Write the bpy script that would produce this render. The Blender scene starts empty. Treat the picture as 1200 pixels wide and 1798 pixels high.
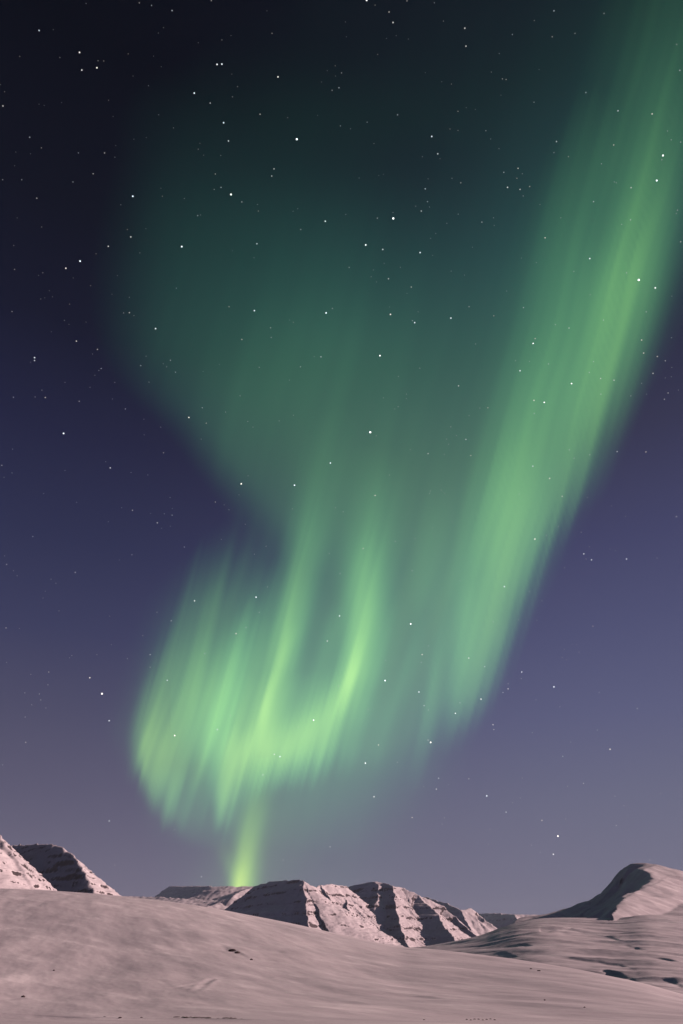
import bpy, bmesh, math, random
import numpy as np
from math import radians, pi, sin, cos, tan

# ------------------------------------------------------------------ camera, sky, moon, exposure
sc = bpy.context.scene
C = bpy.context.collection
F = 1198.67                      # focal length in pixels of the 1200 x 1798 photograph (24 mm lens, upright frame)
P = radians(32.4)                # upward tilt
cam_data = bpy.data.cameras.new('camera')
cam_data.sensor_fit = 'VERTICAL'; cam_data.sensor_height = 36; cam_data.lens = 24
cam_data.clip_start = 0.5; cam_data.clip_end = 400000
cam = bpy.data.objects.new('camera', cam_data); C.objects.link(cam)
cam.location = (0, 0, 0); cam.rotation_euler = (radians(90) + P, 0, 0)
sc.camera = cam
sc.view_settings.view_transform = 'Standard'; sc.view_settings.look = 'None'
sc.view_settings.exposure = 0; sc.view_settings.gamma = 1; sc.view_settings.use_curve_mapping = False

MOON_AZ = radians(84)            # clockwise from straight ahead: to the right
MOON_EL = radians(18.5)
MOON_STRENGTH = 4.9
HAZE = 2.3e-5
MOON_COLOR = (1.0, 0.668, 0.64)
ml = bpy.data.lights.new('moon', 'SUN'); ml.energy = MOON_STRENGTH; ml.angle = radians(0.55); ml.color = MOON_COLOR
moon = bpy.data.objects.new('moon', ml); C.objects.link(moon)
moon.rotation_euler = (radians(90) - MOON_EL, 0, pi - MOON_AZ)   # local -Z points away from the moon

world = bpy.data.worlds.new('World'); sc.world = world; world.use_nodes = True
wn = world.node_tree; wn.nodes.clear()
def N(tree, t, **kw):
    n = tree.nodes.new(t)
    for k, v in kw.items(): setattr(n, k, v)
    return n
def lin(c):
    return tuple((v/255/12.92) if v/255 <= 0.04045 else ((v/255 + 0.055)/1.055)**2.4 for v in c) + (1,)
# night sky: by elevation, one run of colours for the darker side and one for the moon's side
def ramp(tree, stops):
    r = N(tree, 'ShaderNodeValToRGB'); cr = r.color_ramp; cr.interpolation = 'LINEAR'
    while len(cr.elements) > 1: cr.elements.remove(cr.elements[-1])
    cr.elements[0].position = stops[0][0]; cr.elements[0].color = stops[0][1]
    for p, c in stops[1:]:
        e = cr.elements.new(p); e.color = c
    return r
SKY_DARK = [(0, (110,106,124)), (4, (104,101,122)), (9, (90,88,112)), (15, (74,74,101)), (21, (56,59,91)), (28, (42,46,77)),
            (36, (30,33,61)), (44, (16,20,40)), (52, (8,13,27)), (62, (1,5,16)), (90, (0,2,10))]
SKY_MOON = [(0, (118,118,136)), (4, (112,112,134)), (9, (104,106,131)), (15, (90,93,126)), (21, (78,81,116)), (28, (65,67,102)),
            (36, (52,53,79)), (44, (37,41,62)), (52, (27,34,52)), (62, (15,21,34)), (90, (8,14,24))]
tc = N(wn, 'ShaderNodeTexCoord'); sx = N(wn, 'ShaderNodeSeparateXYZ'); wn.links.new(tc.outputs['Generated'], sx.inputs[0])
asn = N(wn, 'ShaderNodeMath', operation='ARCSINE'); wn.links.new(sx.outputs['Z'], asn.inputs[0])
mr = N(wn, 'ShaderNodeMapRange'); mr.inputs[1].default_value = 0; mr.inputs[2].default_value = pi/2
wn.links.new(asn.outputs[0], mr.inputs[0])
rd = ramp(wn, [(a/90, lin(c)) for a, c in SKY_DARK]); rm = ramp(wn, [(a/90, lin(c)) for a, c in SKY_MOON])
wn.links.new(mr.outputs[0], rd.inputs[0]); wn.links.new(mr.outputs[0], rm.inputs[0])
mx = N(wn, 'ShaderNodeMapRange', interpolation_type='SMOOTHSTEP'); mx.inputs[1].default_value = -0.46; mx.inputs[2].default_value = 0.42
wn.links.new(sx.outputs['X'], mx.inputs[0])
mix = N(wn, 'ShaderNodeMix', data_type='RGBA'); wn.links.new(mx.outputs[0], mix.inputs[0])
wn.links.new(rd.outputs[0], mix.inputs[6]); wn.links.new(rm.outputs[0], mix.inputs[7])
bg = N(wn, 'ShaderNodeBackground'); wn.links.new(mix.outputs[2], bg.inputs[0])
dk = N(wn, 'ShaderNodeMapRange', interpolation_type='SMOOTHSTEP'); dk.inputs[1].default_value = -1.0; dk.inputs[2].default_value = -0.40
dk.inputs[3].default_value = 0.7; dk.inputs[4].default_value = 1.0; wn.links.new(sx.outputs['X'], dk.inputs[0]); 
dk2 = N(wn, 'ShaderNodeMapRange', interpolation_type='SMOOTHSTEP'); dk2.inputs[1].default_value = -0.55; dk2.inputs[2].default_value = 0.28
dk2.inputs[3].default_value = 0.95; dk2.inputs[4].default_value = 1.0; wn.links.new(sx.outputs['Y'], dk2.inputs[0])   # away from the northern glow
dm = N(wn, 'ShaderNodeMath', operation='MULTIPLY'); wn.links.new(dk.outputs[0], dm.inputs[0]); wn.links.new(dk2.outputs[0], dm.inputs[1]); wn.links.new(dm.outputs[0], bg.inputs[1])
wo = N(wn, 'ShaderNodeOutputWorld'); wn.links.new(bg.outputs[0], wo.inputs[0])

try:
    sc.cycles.transparent_max_bounces = 16; sc.cycles.max_bounces = 4; sc.cycles.diffuse_bounces = 0
except Exception: pass

# ------------------------------------------------------------------ helpers
rng = np.random.RandomState(11)
PERM = rng.permutation(1024); GA = rng.rand(1024)*2*pi
GX, GY = np.cos(GA), np.sin(GA)
def perlin(x, y, seed=0):
    x = np.asarray(x, float) + seed*17.31; y = np.asarray(y, float) + seed*9.77
    xi = np.floor(x).astype(int); yi = np.floor(y).astype(int); xf = x-xi; yf = y-yi
    u = xf*xf*xf*(xf*(xf*6-15)+10); v = yf*yf*yf*(yf*(yf*6-15)+10)
    def g(ix, iy, dx, dy):
        h = PERM[(PERM[ix & 1023] + iy) & 1023]
        return GX[h]*dx + GY[h]*dy
    a = g(xi, yi, xf, yf); b = g(xi+1, yi, xf-1, yf); c = g(xi, yi+1, xf, yf-1); d = g(xi+1, yi+1, xf-1, yf-1)
    return 1.5*((a+(b-a)*u) + ((c+(d-c)*u)-(a+(b-a)*u))*v)
def fbm(x, y, o=4, seed=0, gain=0.5):
    s = 0; a = 1; f = 1
    for k in range(o):
        s = s + a*perlin(x*f, y*f, seed+k*3); a *= gain; f *= 2.03
    return s
def sstep(a, b, x):
    t = np.clip((x-a)/(b-a), 0, 1); return t*t*(3-2*t)
def smooth_interp(x, xs, ys):
    """cubic (monotone-ish Hermite) interpolation, flat outside"""
    xs = np.asarray(xs, float); ys = np.asarray(ys, float); x = np.clip(x, xs[0], xs[-1])
    d = np.diff(ys)/np.diff(xs); m = np.zeros(len(xs)); m[1:-1] = (d[:-1]+d[1:])/2; m[0] = d[0]; m[-1] = d[-1]
    i = np.clip(np.searchsorted(xs, x)-1, 0, len(xs)-2); h = xs[i+1]-xs[i]; t = (x-xs[i])/h
    return (2*t**3-3*t**2+1)*ys[i]+(t**3-2*t**2+t)*h*m[i]+(-2*t**3+3*t**2)*ys[i+1]+(t**3-t**2)*h*m[i+1]
def dirs(px, py):
    a = (np.asarray(px, float)-600)/F; b = (899-np.asarray(py, float))/F
    return a, cos(P)-b*sin(P), sin(P)+b*cos(P)
def at(px, py, Y):
    a, f, u = dirs(px, py); return float(a/f*Y), float(Y), float(u/f*Y)
def ue(px, py):
    a, f, u = dirs(px, py); return a/f, u/f
def tag(o, label=None, cat=None, group=None, kind=None):
    if label: o['label'] = label
    if cat: o['category'] = cat
    if group: o['group'] = group
    if kind: o['kind'] = kind
    return o
def grid_mesh(name, X, Y, Z, mat, keep=None, smooth=True, parent=None):
    n, m = X.shape
    V = np.stack([X, Y, Z], -1).reshape(-1, 3)
    idx = np.arange(n*m).reshape(n, m)
    q = np.stack([idx[:-1, :-1], idx[1:, :-1], idx[1:, 1:], idx[:-1, 1:]], -1).reshape(-1, 4)
    if keep is not None:
        k = (keep[:-1, :-1] | keep[1:, :-1] | keep[1:, 1:] | keep[:-1, 1:]).reshape(-1); q = q[k]
    used = np.unique(q); remap = -np.ones(n*m, int); remap[used] = np.arange(len(used))
    V = V[used]; q = remap[q]
    me = bpy.data.meshes.new(name); me.vertices.add(len(V)); me.vertices.foreach_set('co', V.ravel())
    me.loops.add(q.size); me.loops.foreach_set('vertex_index', q.ravel())
    me.polygons.add(len(q)); me.polygons.foreach_set('loop_start', np.arange(0, q.size, 4)); me.polygons.foreach_set('loop_total', np.full(len(q), 4))
    me.polygons.foreach_set('use_smooth', np.full(len(q), smooth)); me.update(calc_edges=True); me.validate()
    if mat: me.materials.append(mat)
    o = bpy.data.objects.new(name, me); C.objects.link(o)
    if parent: o.parent = parent
    return o, used

# ------------------------------------------------------------------ materials
def snow_material(name, rock_lo=0.0, rock_hi=0.0, scale=1.0, rock=True, bump=1.0, stretch=2.5):
    m = bpy.data.materials.new(name); m.use_nodes = True; t = m.node_tree; t.nodes.clear(); L = t.links
    out = N(t, 'ShaderNodeOutputMaterial'); b = N(t, 'ShaderNodeBsdfPrincipled'); L.new(b.outputs[0], out.inputs[0])
    b.inputs['Roughness'].default_value = 0.75; b.inputs['Specular IOR Level'].default_value = 0.15
    geo = N(t, 'ShaderNodeNewGeometry')
    mp = N(t, 'ShaderNodeMapping'); mp.vector_type = 'TEXTURE'; mp.inputs['Rotation'].default_value = (0, 0, radians(-52)); mp.inputs['Scale'].default_value = (stretch, 1, 1)
    L.new(geo.outputs['Position'], mp.inputs[0])
    n1 = N(t, 'ShaderNodeTexNoise'); n1.inputs['Scale'].default_value = 0.06*scale; n1.inputs['Detail'].default_value = 7; n1.inputs['Roughness'].default_value = 0.6
    L.new(mp.outputs[0], n1.inputs[0])
    n2 = N(t, 'ShaderNodeTexNoise'); n2.inputs['Scale'].default_value = 0.006*scale; n2.inputs['Detail'].default_value = 4
    L.new(geo.outputs['Position'], n2.inputs[0])
    r1 = ramp(t, [(0.30, (0.68, 0.655, 0.665, 1)), (0.48, (0.765, 0.74, 0.745, 1)), (0.57, (0.81, 0.79, 0.79, 1)), (0.67, (0.97, 0.95, 0.94, 1))]); L.new(n1.outputs[0], r1.inputs[0])
    r2 = ramp(t, [(0.35, (0.86, 0.865, 0.875, 1)), (0.62, (1, 1, 1, 1))]); L.new(n2.outputs[0], r2.inputs[0])
    mu = N(t, 'ShaderNodeMix', data_type='RGBA', blend_type='MULTIPLY'); mu.inputs[0].default_value = 1
    L.new(r1.outputs[0], mu.inputs[6]); L.new(r2.outputs[0], mu.inputs[7])
    col = mu.outputs[2]
    bp = N(t, 'ShaderNodeBump'); bp.inputs['Strength'].default_value = 0.5*bump; bp.inputs['Distance'].default_value = 3.0/scale
    # small wind ridges and crust on top of the broad drift pattern
    mq = N(t, 'ShaderNodeMapping'); mq.vector_type = 'TEXTURE'; mq.inputs['Rotation'].default_value = (0, 0, radians(-62)); mq.inputs['Scale'].default_value = (3.0, 1, 1)
    L.new(geo.outputs['Position'], mq.inputs[0])
    n4 = N(t, 'ShaderNodeTexNoise'); n4.inputs['Scale'].default_value = 0.30*scale; n4.inputs['Detail'].default_value = 6; n4.inputs['Roughness'].default_value = 0.62; n4.inputs['Distortion'].default_value = 0.6
    L.new(mq.outputs[0], n4.inputs[0])
    hs = N(t, 'ShaderNodeMath', operation='MULTIPLY_ADD'); hs.inputs[1].default_value = 0.22; L.new(n4.outputs[0], hs.inputs[0]); L.new(n1.outputs[0], hs.inputs[2])
    r4 = ramp(t, [(0.38, (0.93, 0.925, 0.93, 1)), (0.60, (1.0, 1.0, 1.0, 1)), (0.70, (1.08, 1.075, 1.07, 1))]); L.new(n4.outputs[0], r4.inputs[0])
    m4 = N(t, 'ShaderNodeMix', data_type='RGBA', blend_type='MULTIPLY'); m4.inputs[0].default_value = 1; L.new(col, m4.inputs[6]); L.new(r4.outputs[0], m4.inputs[7]); col = m4.outputs[2]
    L.new(hs.outputs[0], bp.inputs['Height']); L.new(bp.outputs[0], b.inputs['Normal'])
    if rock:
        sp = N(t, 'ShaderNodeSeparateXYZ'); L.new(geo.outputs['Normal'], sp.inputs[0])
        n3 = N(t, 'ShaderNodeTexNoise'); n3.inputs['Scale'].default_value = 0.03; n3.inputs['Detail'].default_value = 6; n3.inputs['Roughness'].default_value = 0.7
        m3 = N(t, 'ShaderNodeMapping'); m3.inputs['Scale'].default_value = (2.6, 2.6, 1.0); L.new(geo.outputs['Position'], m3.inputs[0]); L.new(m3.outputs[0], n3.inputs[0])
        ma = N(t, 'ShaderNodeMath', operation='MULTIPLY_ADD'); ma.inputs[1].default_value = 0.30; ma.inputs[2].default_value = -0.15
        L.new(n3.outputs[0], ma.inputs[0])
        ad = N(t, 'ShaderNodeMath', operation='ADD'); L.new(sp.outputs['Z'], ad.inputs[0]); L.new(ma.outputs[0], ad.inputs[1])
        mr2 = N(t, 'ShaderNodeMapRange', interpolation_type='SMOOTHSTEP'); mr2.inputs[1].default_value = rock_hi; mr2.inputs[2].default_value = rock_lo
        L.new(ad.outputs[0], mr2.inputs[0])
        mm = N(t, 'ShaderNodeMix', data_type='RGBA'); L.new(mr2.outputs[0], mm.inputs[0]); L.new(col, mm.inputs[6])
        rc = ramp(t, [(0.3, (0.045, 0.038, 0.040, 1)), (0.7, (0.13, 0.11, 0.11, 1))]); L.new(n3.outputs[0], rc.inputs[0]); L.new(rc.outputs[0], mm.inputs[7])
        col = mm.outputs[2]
    L.new(col, b.inputs['Base Color'])
    return m
M_FIELD = snow_material('windblown_snow', rock=False, scale=1.0, bump=0.32, stretch=4.2)
M_MID = snow_material('drifted_snow', rock=True, rock_lo=0.40, rock_hi=0.52, scale=0.5, bump=0.4, stretch=5.0)
M_MOUNT = snow_material('snow_over_rock', rock=True, rock_lo=0.56, rock_hi=0.64, scale=0.35, bump=0.35)
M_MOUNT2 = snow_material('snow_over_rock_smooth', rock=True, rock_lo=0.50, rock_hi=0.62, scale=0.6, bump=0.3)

M_MOUNTL = snow_material('snow_over_rock_near', rock=True, rock_lo=0.60, rock_hi=0.68, scale=0.45, bump=0.35)

# ------------------------------------------------------------------ ground: foreground slope
SKY1 = [(-700,1545),(-300,1552),(0,1560),(60,1562),(120,1565.5),(180,1570),(240,1576),(300,1583),(360,1592),(420,1603),(480,1614.5),(540,1627),(600,1641),(650,1652),
        (700,1661.5),(750,1666),(800,1671),(850,1677),(908,1684.5),(975,1695),(1037,1706),(1130,1728),(1200,1748),(1400,1790),(2200,1795)]
su, se = ue([p[0] for p in SKY1], [p[1] for p in SKY1])
YC = [(-700,1500),(0,1350),(300,1250),(600,1080),(750,960),(900,800),(1050,640),(1200,520),(1400,450),(2200,430)]
cu, _ = ue([p[0] for p in YC], [1650]*len(YC)); cy = [p[1] for p in YC]
YB = 235.0
def ground_z(u, Y):
    """height of the foreground ground; u = x / y"""
    ec = smooth_interp(u, su, se); Yc = smooth_interp(u, cu, cy)
    eb = -0.067 - 1.7/YB
    t = np.clip((Y-YB)/(Yc-YB), 0, 1)
    e = eb + (ec-eb)*(0.25*np.sin(pi/2*t)+0.75*(1-(1-t)**1.7))
    z = e*Y
    zn = -1.7 - 0.067*np.minimum(Y, YB)
    z = np.where(Y < YB, zn, z)
    d = np.maximum(Y-Yc, 0)
    z = np.where(Y > Yc, ec*Yc + ec*d*np.exp(-d/120) - 0.00045*d*d/(1+d*0.0025), z)
    x = u*Y
    w = sstep(150, 330, Y)
    near = sstep(0.0, 0.12, 1-t)                     # keep the skyline smooth
    ca, sa = cos(radians(70)), sin(radians(70))
    p = x*ca - Y*sa; q = x*sa + Y*ca
    z = z + w*(0.25+0.75*near)*(1.5*fbm(p/260, q/80, 3, 5) + 0.16*fbm(p/70, q/13, 4, 9))
    return z
def bank(x, y, z, pts, h, wl, wr):
    """wind-scooped bank: a low step that falls on its left (shaded) side, along the polyline pts (x, y)"""
    best = np.full(x.shape, 1e9); sg = np.ones(x.shape); tt = np.zeros(x.shape)
    n = len(pts)-1
    for i in range(n):
        ax, ay = pts[i]; bx, by = pts[i+1]; dx, dy = bx-ax, by-ay; l2 = dx*dx+dy*dy
        t = np.clip(((x-ax)*dx+(y-ay)*dy)/l2, 0, 1)
        d = np.hypot(x-ax-t*dx, y-ay-t*dy); s = np.sign((x-ax)*dy-(y-ay)*dx); m = d < best
        best[m] = d[m]; sg[m] = s[m]; tt[m] = ((i+t)/n)[m]
    if pts[-1][1] < pts[0][1]: sg = -sg
    taper = np.sin(pi*np.clip(tt, 0.0, 1))**1.5*(0.75+0.5*perlin(x/23, y/40, 88))
    s = best*sg + 1.2*perlin(x/14, y/14, 77); up = 0.5*(1+np.tanh(s/2.2))
    return z + taper*h*(0.75*up*np.exp(-(s/wr)**2) - (1-up)*np.exp(-(s/(wl*1.6))**2))
def ray_ground(px, py, fn, y0, y1):
    a, e = ue(px, py); Y = np.linspace(y0, y1, 4000); z = fn(np.full(Y.shape, float(a)), Y); g = z - float(e)*Y
    i = int(np.argmax(g > 0)) if (g > 0).any() else len(Y)-1
    return float(a)*Y[i], float(Y[i]), float(z[i])

px_cols = np.concatenate([np.linspace(-2600, -300, 40)[:-1], np.linspace(-300, 1500, 760)[:-1], np.linspace(1500, 3400, 40)])
uc, _ = ue(px_cols, np.full(px_cols.shape, 1660.0))
Yr = np.concatenate([np.linspace(2, 150, 12)[:-1], np.geomspace(150, 1500, 520)[:-1], np.linspace(1500, 2600, 40)])
U, YY = np.meshgrid(uc, Yr, indexing='ij'); XX = U*YY
ZZ = ground_z(U, YY)
def G2(px, py): return ray_ground(px, py, ground_z, 160, 1500)[:2]
FG_BANKS = [([G2(385,1656), G2(402,1667), G2(420,1673), G2(444,1686)], 0.9, 3.5, 22), ([G2(478,1668), G2(500,1672), G2(530,1679)], 0.5, 20, 40),
            ([G2(14,1757), G2(34,1754), G2(46,1752)], 0.5, 3, 9), ([G2(700,1740), G2(760,1752), G2(830,1757)], 0.4, 6, 12)]
for pts, h, wl, wr in FG_BANKS: ZZ = bank(XX, YY, ZZ, pts, h, wl, wr)
def groove(x, y, z, pts, depth, w):
    best = np.full(x.shape, 1e9)
    for (ax, ay), (bx, by) in zip(pts[:-1], pts[1:]):
        dx, dy = bx-ax, by-ay; t = np.clip(((x-ax)*dx+(y-ay)*dy)/(dx*dx+dy*dy), 0, 1); best = np.minimum(best, np.hypot(x-ax-t*dx, y-ay-t*dy))
    return z - depth*np.exp(-(best/w)**2) + 0.5*depth*np.exp(-((best-2.1*w)/(0.8*w))**2)
for line, dep, w in [([(196,1739),(250,1736),(305,1735.5),(350,1728),(372,1719),(400,1717),(440,1716.5),(475,1716)], 0.13, 2.0), ([(372,1719),(360,1728),(346,1739)], 0.15, 1.6),
                     ([(0,1780),(60,1783),(130,1787),(200,1788),(300,1789),(430,1791),(520,1792)], 0.22, 1.2), ([(540,1792),(700,1792.5),(860,1793)], 0.12, 1.2)]:
    ZZ = groove(XX, YY, ZZ, [G2(*p) for p in line], dep, w)
snowfield, _ = grid_mesh('ground', XX, YY, ZZ, M_FIELD)
tag(snowfield, 'broad windblown snow slope filling the foreground, falling away to the right', kind='structure')
# wide base sheet out to the horizon, also behind the camera
rr = np.array([0, 60, 150, 400, 900, 2000, 5000, 9000, 12000, 15500.0]); th = np.linspace(0, 2*pi, 97)
R_, T_ = np.meshgrid(rr, th, indexing='ij')
BX, BY = R_*np.cos(T_), R_*np.sin(T_)
BZ = np.where(BY > 0, -75.0, -2.6 - 0.02*np.minimum(R_, 3000)); BZ = np.where((BY > 0) & (R_ < 30), -3.0, BZ); BZ = np.maximum(BZ, -75)
base, _ = grid_mesh('valley_floor', BX, BY, BZ, M_FIELD); tag(base, 'flat snowy valley floor reaching out to the horizon', kind='structure')

# ------------------------------------------------------------------ middle ground: drifted hills at the right
SKY2 = [(380,1720),(560,1690),(660,1672),(700,1665.5),(740,1662),(780,1656),(820,1648),(850,1640),(880,1629),(905,1621),(940,1614),(975,1611.5),(1080,1611),(1130,1606),(1200,1609),(1500,1628),(2200,1655)]
mu_, me_ = ue([p[0] for p in SKY2], [p[1] for p in SKY2])
def mid_z(u, Y):
    ec = smooth_interp(u, mu_, me_); Yc = 1650 + 60*np.sin(u*9)
    Y0 = 430.0; eb = -0.085
    t = np.clip((Y-Y0)/(Yc-Y0), 0, 1)
    e = eb + (ec-eb)*(0.35*np.sin(pi/2*t)+0.65*(1-(1-t)**1.5))
    z = e*Y; d = np.maximum(Y-Yc, 0)
    back = ec*Yc + ec*d*np.exp(-d/200) - 0.0002*d*d/(1+d*0.002)
    w = sstep(0.235, 0.30, u)
    z = np.where(Y > Yc, back + (ec*Y - 0.02*d - back)*w, z)
    x = u*Y; ca, sa = cos(radians(52)), sin(radians(52))
    p = x*ca - Y*sa; q = x*sa + Y*ca
    k = sstep(0.0, 0.10, 1-t)
    rdg = (1-np.abs(fbm(p/420+3, q/105, 3, 21)))**2
    z = z + (0.15+0.85*k)*(3.4*fbm(p/330, q/95, 3, 31) + 2.8*(rdg-0.5) + 0.35*fbm(x/28, Y/18, 3, 41))
    return z
pc = np.linspace(560, 1650, 620); uc, _ = ue(pc, np.full(pc.shape, 1660.0)); Yr = np.concatenate([np.geomspace(430, 1750, 480)[:-1], np.linspace(1750, 2700, 60)])
U, YY = np.meshgrid(uc, Yr, indexing='ij'); XX = U*YY; ZZ = mid_z(U, YY)
def G3(px, py): return ray_ground(px, py, mid_z, 440, 1650)[:2]
MID_BANKS = [([G3(1036,1704), G3(1060,1703), G3(1085,1711), G3(1110,1719), G3(1132,1729)], 1.9, 4, 44), ([G3(1096,1658), G3(1118,1664), G3(1140,1671)], 1.5, 5, 36),
             ([G3(1160,1716), G3(1180,1722), G3(1215,1737)], 1.3, 4, 34), ([G3(880,1664), G3(920,1658), G3(965,1664)], 1.2, 14, 50),
             ([G3(900,1641), G3(950,1638), G3(1000,1632), G3(1030,1627)], 3.4, 20, 60), ([G3(1140,1680), G3(1170,1684), G3(1215,1692)], 1.6, 9, 30),
             ([G3(960,1678), G3(1020,1684), G3(1090,1694), G3(1140,1712)], 1.2, 10, 45), ([G3(860,1676), G3(885,1672), G3(935,1682)], 0.9, 12, 40),
             ([G3(1040,1640), G3(1075,1646), G3(1110,1655)], 1.3, 10, 45)]
for pts, h, wl, wr in MID_BANKS: ZZ = bank(XX, YY, ZZ, pts, h, wl, wr)
mid, _ = grid_mesh('snowy_foothills', XX, YY, ZZ, M_MID)
tag(mid, 'rolling drifted snow hummocks with shadowed hollows below the rounded right hill', kind='structure')

# ------------------------------------------------------------------ mountains: ridges and spurs with their own slopes
def ridge_field(X, Y, ridges, base=-90.0, seed=0, gully=16.0, gw=55.0, concave=620.0, endslope=0.65):
    Z = np.full(X.shape, base); 
    wx = X + 14*fbm(X/160, Y/160, 3, seed+50); wy = Y + 14*fbm(X/160+9, Y/160, 3, seed+60)
    for k, rd_ in enumerate(ridges):
        pts, sl, sr = rd_[:3]
        gl = rd_[3] if len(rd_) > 3 else 1.0
        best = np.full(X.shape, 1e9); sg = np.ones(X.shape); zr = np.zeros(X.shape); ss = np.zeros(X.shape); over = np.zeros(X.shape); acc = 0; n_ = len(pts)-1
        for i in range(len(pts)-1):
            ax, ay, az = pts[i]; bx, by, bz = pts[i+1]; dx, dy = bx-ax, by-ay; l2 = dx*dx+dy*dy; l = math.sqrt(l2)
            t0 = ((wx-ax)*dx+(wy-ay)*dy)/l2; t = np.clip(t0, 0, 1)
            cxp, cyp = wx-ax-t*dx, wy-ay-t*dy
            d = np.hypot(cxp, cyp); s = (wx-ax)*dy-(wy-ay)*dx     # > 0: right of the travel direction
            m = d < best
            best[m] = d[m]; sg[m] = np.sign(s)[m]; zr[m] = (az+t*(bz-az))[m]; ss[m] = (acc+t*l)[m]
            ov = np.maximum(-t0, 0)*l*(i == 0) + np.maximum(t0-1, 0)*l*(i == n_-1); over[m] = ov[m]
            acc += l
        ang = np.arctan2(wy-pts[-1][1], wx-pts[-1][0])
        if pts[-1][1] < pts[0][1] - 100: sg = -sg            # slopes are given for the sides as seen from the south
        sl_ = np.where(sg > 0, tan(radians(sr)), tan(radians(sl)))
        sl_ = sl_ + (np.maximum(sl_, endslope)-sl_)*np.clip(over/np.maximum(best, 1)*1.3, 0, 1)
        fall = concave*(1-np.exp(-best*sl_/concave))
        g = fbm(ss/gw + k*5.3, best/420 + ang*0.6, 4, seed+k, 0.6)
        amp = gully*gl*sstep(4, 140, best)*np.clip(sl_/0.6, 0, 1)
        z = zr - fall - amp*(np.abs(g)*1.5) - 0.16*amp*np.abs(perlin(ss/gw*4.3+k, best/300+ang, seed+k+70))
        Z = np.maximum(Z, z)
    return Z
def strata(Z, X, Y, per, k, seed, z0=-1e9, z1=1e9, dip=0.0):
    zz = Z + dip*X + 5*fbm(X/260, Y/260, 2, seed)
    ph = zz/per; ph = ph - np.floor(ph)
    zone = 0.16
    w = sstep(z0, z0+40, Z)*(1-sstep(z1-30, z1+10, Z))*np.clip(0.55+1.5*fbm((X+Y)/95, Z/9, 3, seed+4), 0.0, 1.3)
    step = sstep(0.5-zone/2, 0.5+zone/2, ph) - ph
    return Z + w*0.26*k*per*step
def mountain(name, x0, x1, y0, y1, dx, dy, ridges, label, mat, per=34, k=0.9, seed=1, st=(-1e9, 1e9), cut=-70, gully=16, gw=55, rough=1.0, concave=1500.0, extra=None, dip=0.0):
    xs = np.arange(x0, x1, dx); ys = np.arange(y0, y1, dy); X, Y = np.meshgrid(xs, ys, indexing='ij')
    R3 = [tuple([[at(*p) for p in r[0]]]) + tuple(r[1:]) for r in ridges]
    Z = ridge_field(X, Y, R3, seed=seed, gully=gully, gw=gw, concave=concave)
    Z = Z + rough*(2.2*fbm(X/45, Y/45, 4, seed+90))
    Z = strata(Z, X, Y, per, k, seed+7, st[0], st[1], dip)
    Z = strata(Z, X, Y, per*0.31, k*0.75, seed+9, st[0], st[1], dip)
    if extra: Z = extra(X, Y, Z)
    o, _ = grid_mesh(name, X, Y, Z, mat, keep=Z > cut)
    tag(o, label, kind='structure'); return o

# left-most mountain (cut by the frame)
mountain('mountain', -1900, -800, 1700, 3400, 3.2, 5.5,
    [([(-60,1432,2250),(-30,1448,2420),(-15,1455,2650),(-18,1450,2900),(-60,1440,3300)], 30, 37, 0.8),
     ([(-30,1448,2420),(8,1480,2330),(40,1520,2260),(62,1556,2200)], 38, 33, 0.8)],
    'steep snowy mountain flank cut by the left edge, speckled with rock bands', M_MOUNTL, per=27, k=1.25, seed=3, gully=8, gw=60)
# second mountain at the left: flat top, shaded left face
mountain('mountain', -1900, -600, 2200, 4600, 3.4, 6.5,
    [([(20,1484,3700),(60,1483,3300),(97,1481.5,2950)], 42, 37, 0.5), ([(97,1481.5,2950),(115,1491,2890),(130,1503,2825),(148,1524,2745),(160,1547,2670),(170,1578,2580)], 43, 31, 0.6)],
    'flat-topped snowy mountain at the left with its left face in shadow', M_MOUNTL, per=27, k=1.15, seed=12, gully=7, gw=60)
# far low plateau the aurora rises from
mountain('far_plateau', -2100, -400, 5600, 9500, 8, 13,
    [([(300,1556,9300),(340,1556,8200),(372,1556,7000)], 24, 30, 0.6), ([(372,1556,7000),(400,1556,6900),(450,1556,6900),(520,1556,7100)], 10, 22, 0.5),
     ([(448,1556,6900),(425,1564,6500),(405,1577,6200)], 14, 20, 0.6),
     ([(150,1572,6900),(240,1574,6700),(290,1576,6500),(340,1578,6400),(400,1582,6300)], 16, 12, 0.3), ([(400,1582,6300),(365,1590,6000),(350,1606,5700)], 18, 14, 0.3)],
    'low dark snowy plateau on the horizon right below the foot of the green light', M_MOUNT2, per=60, k=0.5, seed=23, gully=4, gw=300, rough=1.5)
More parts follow.
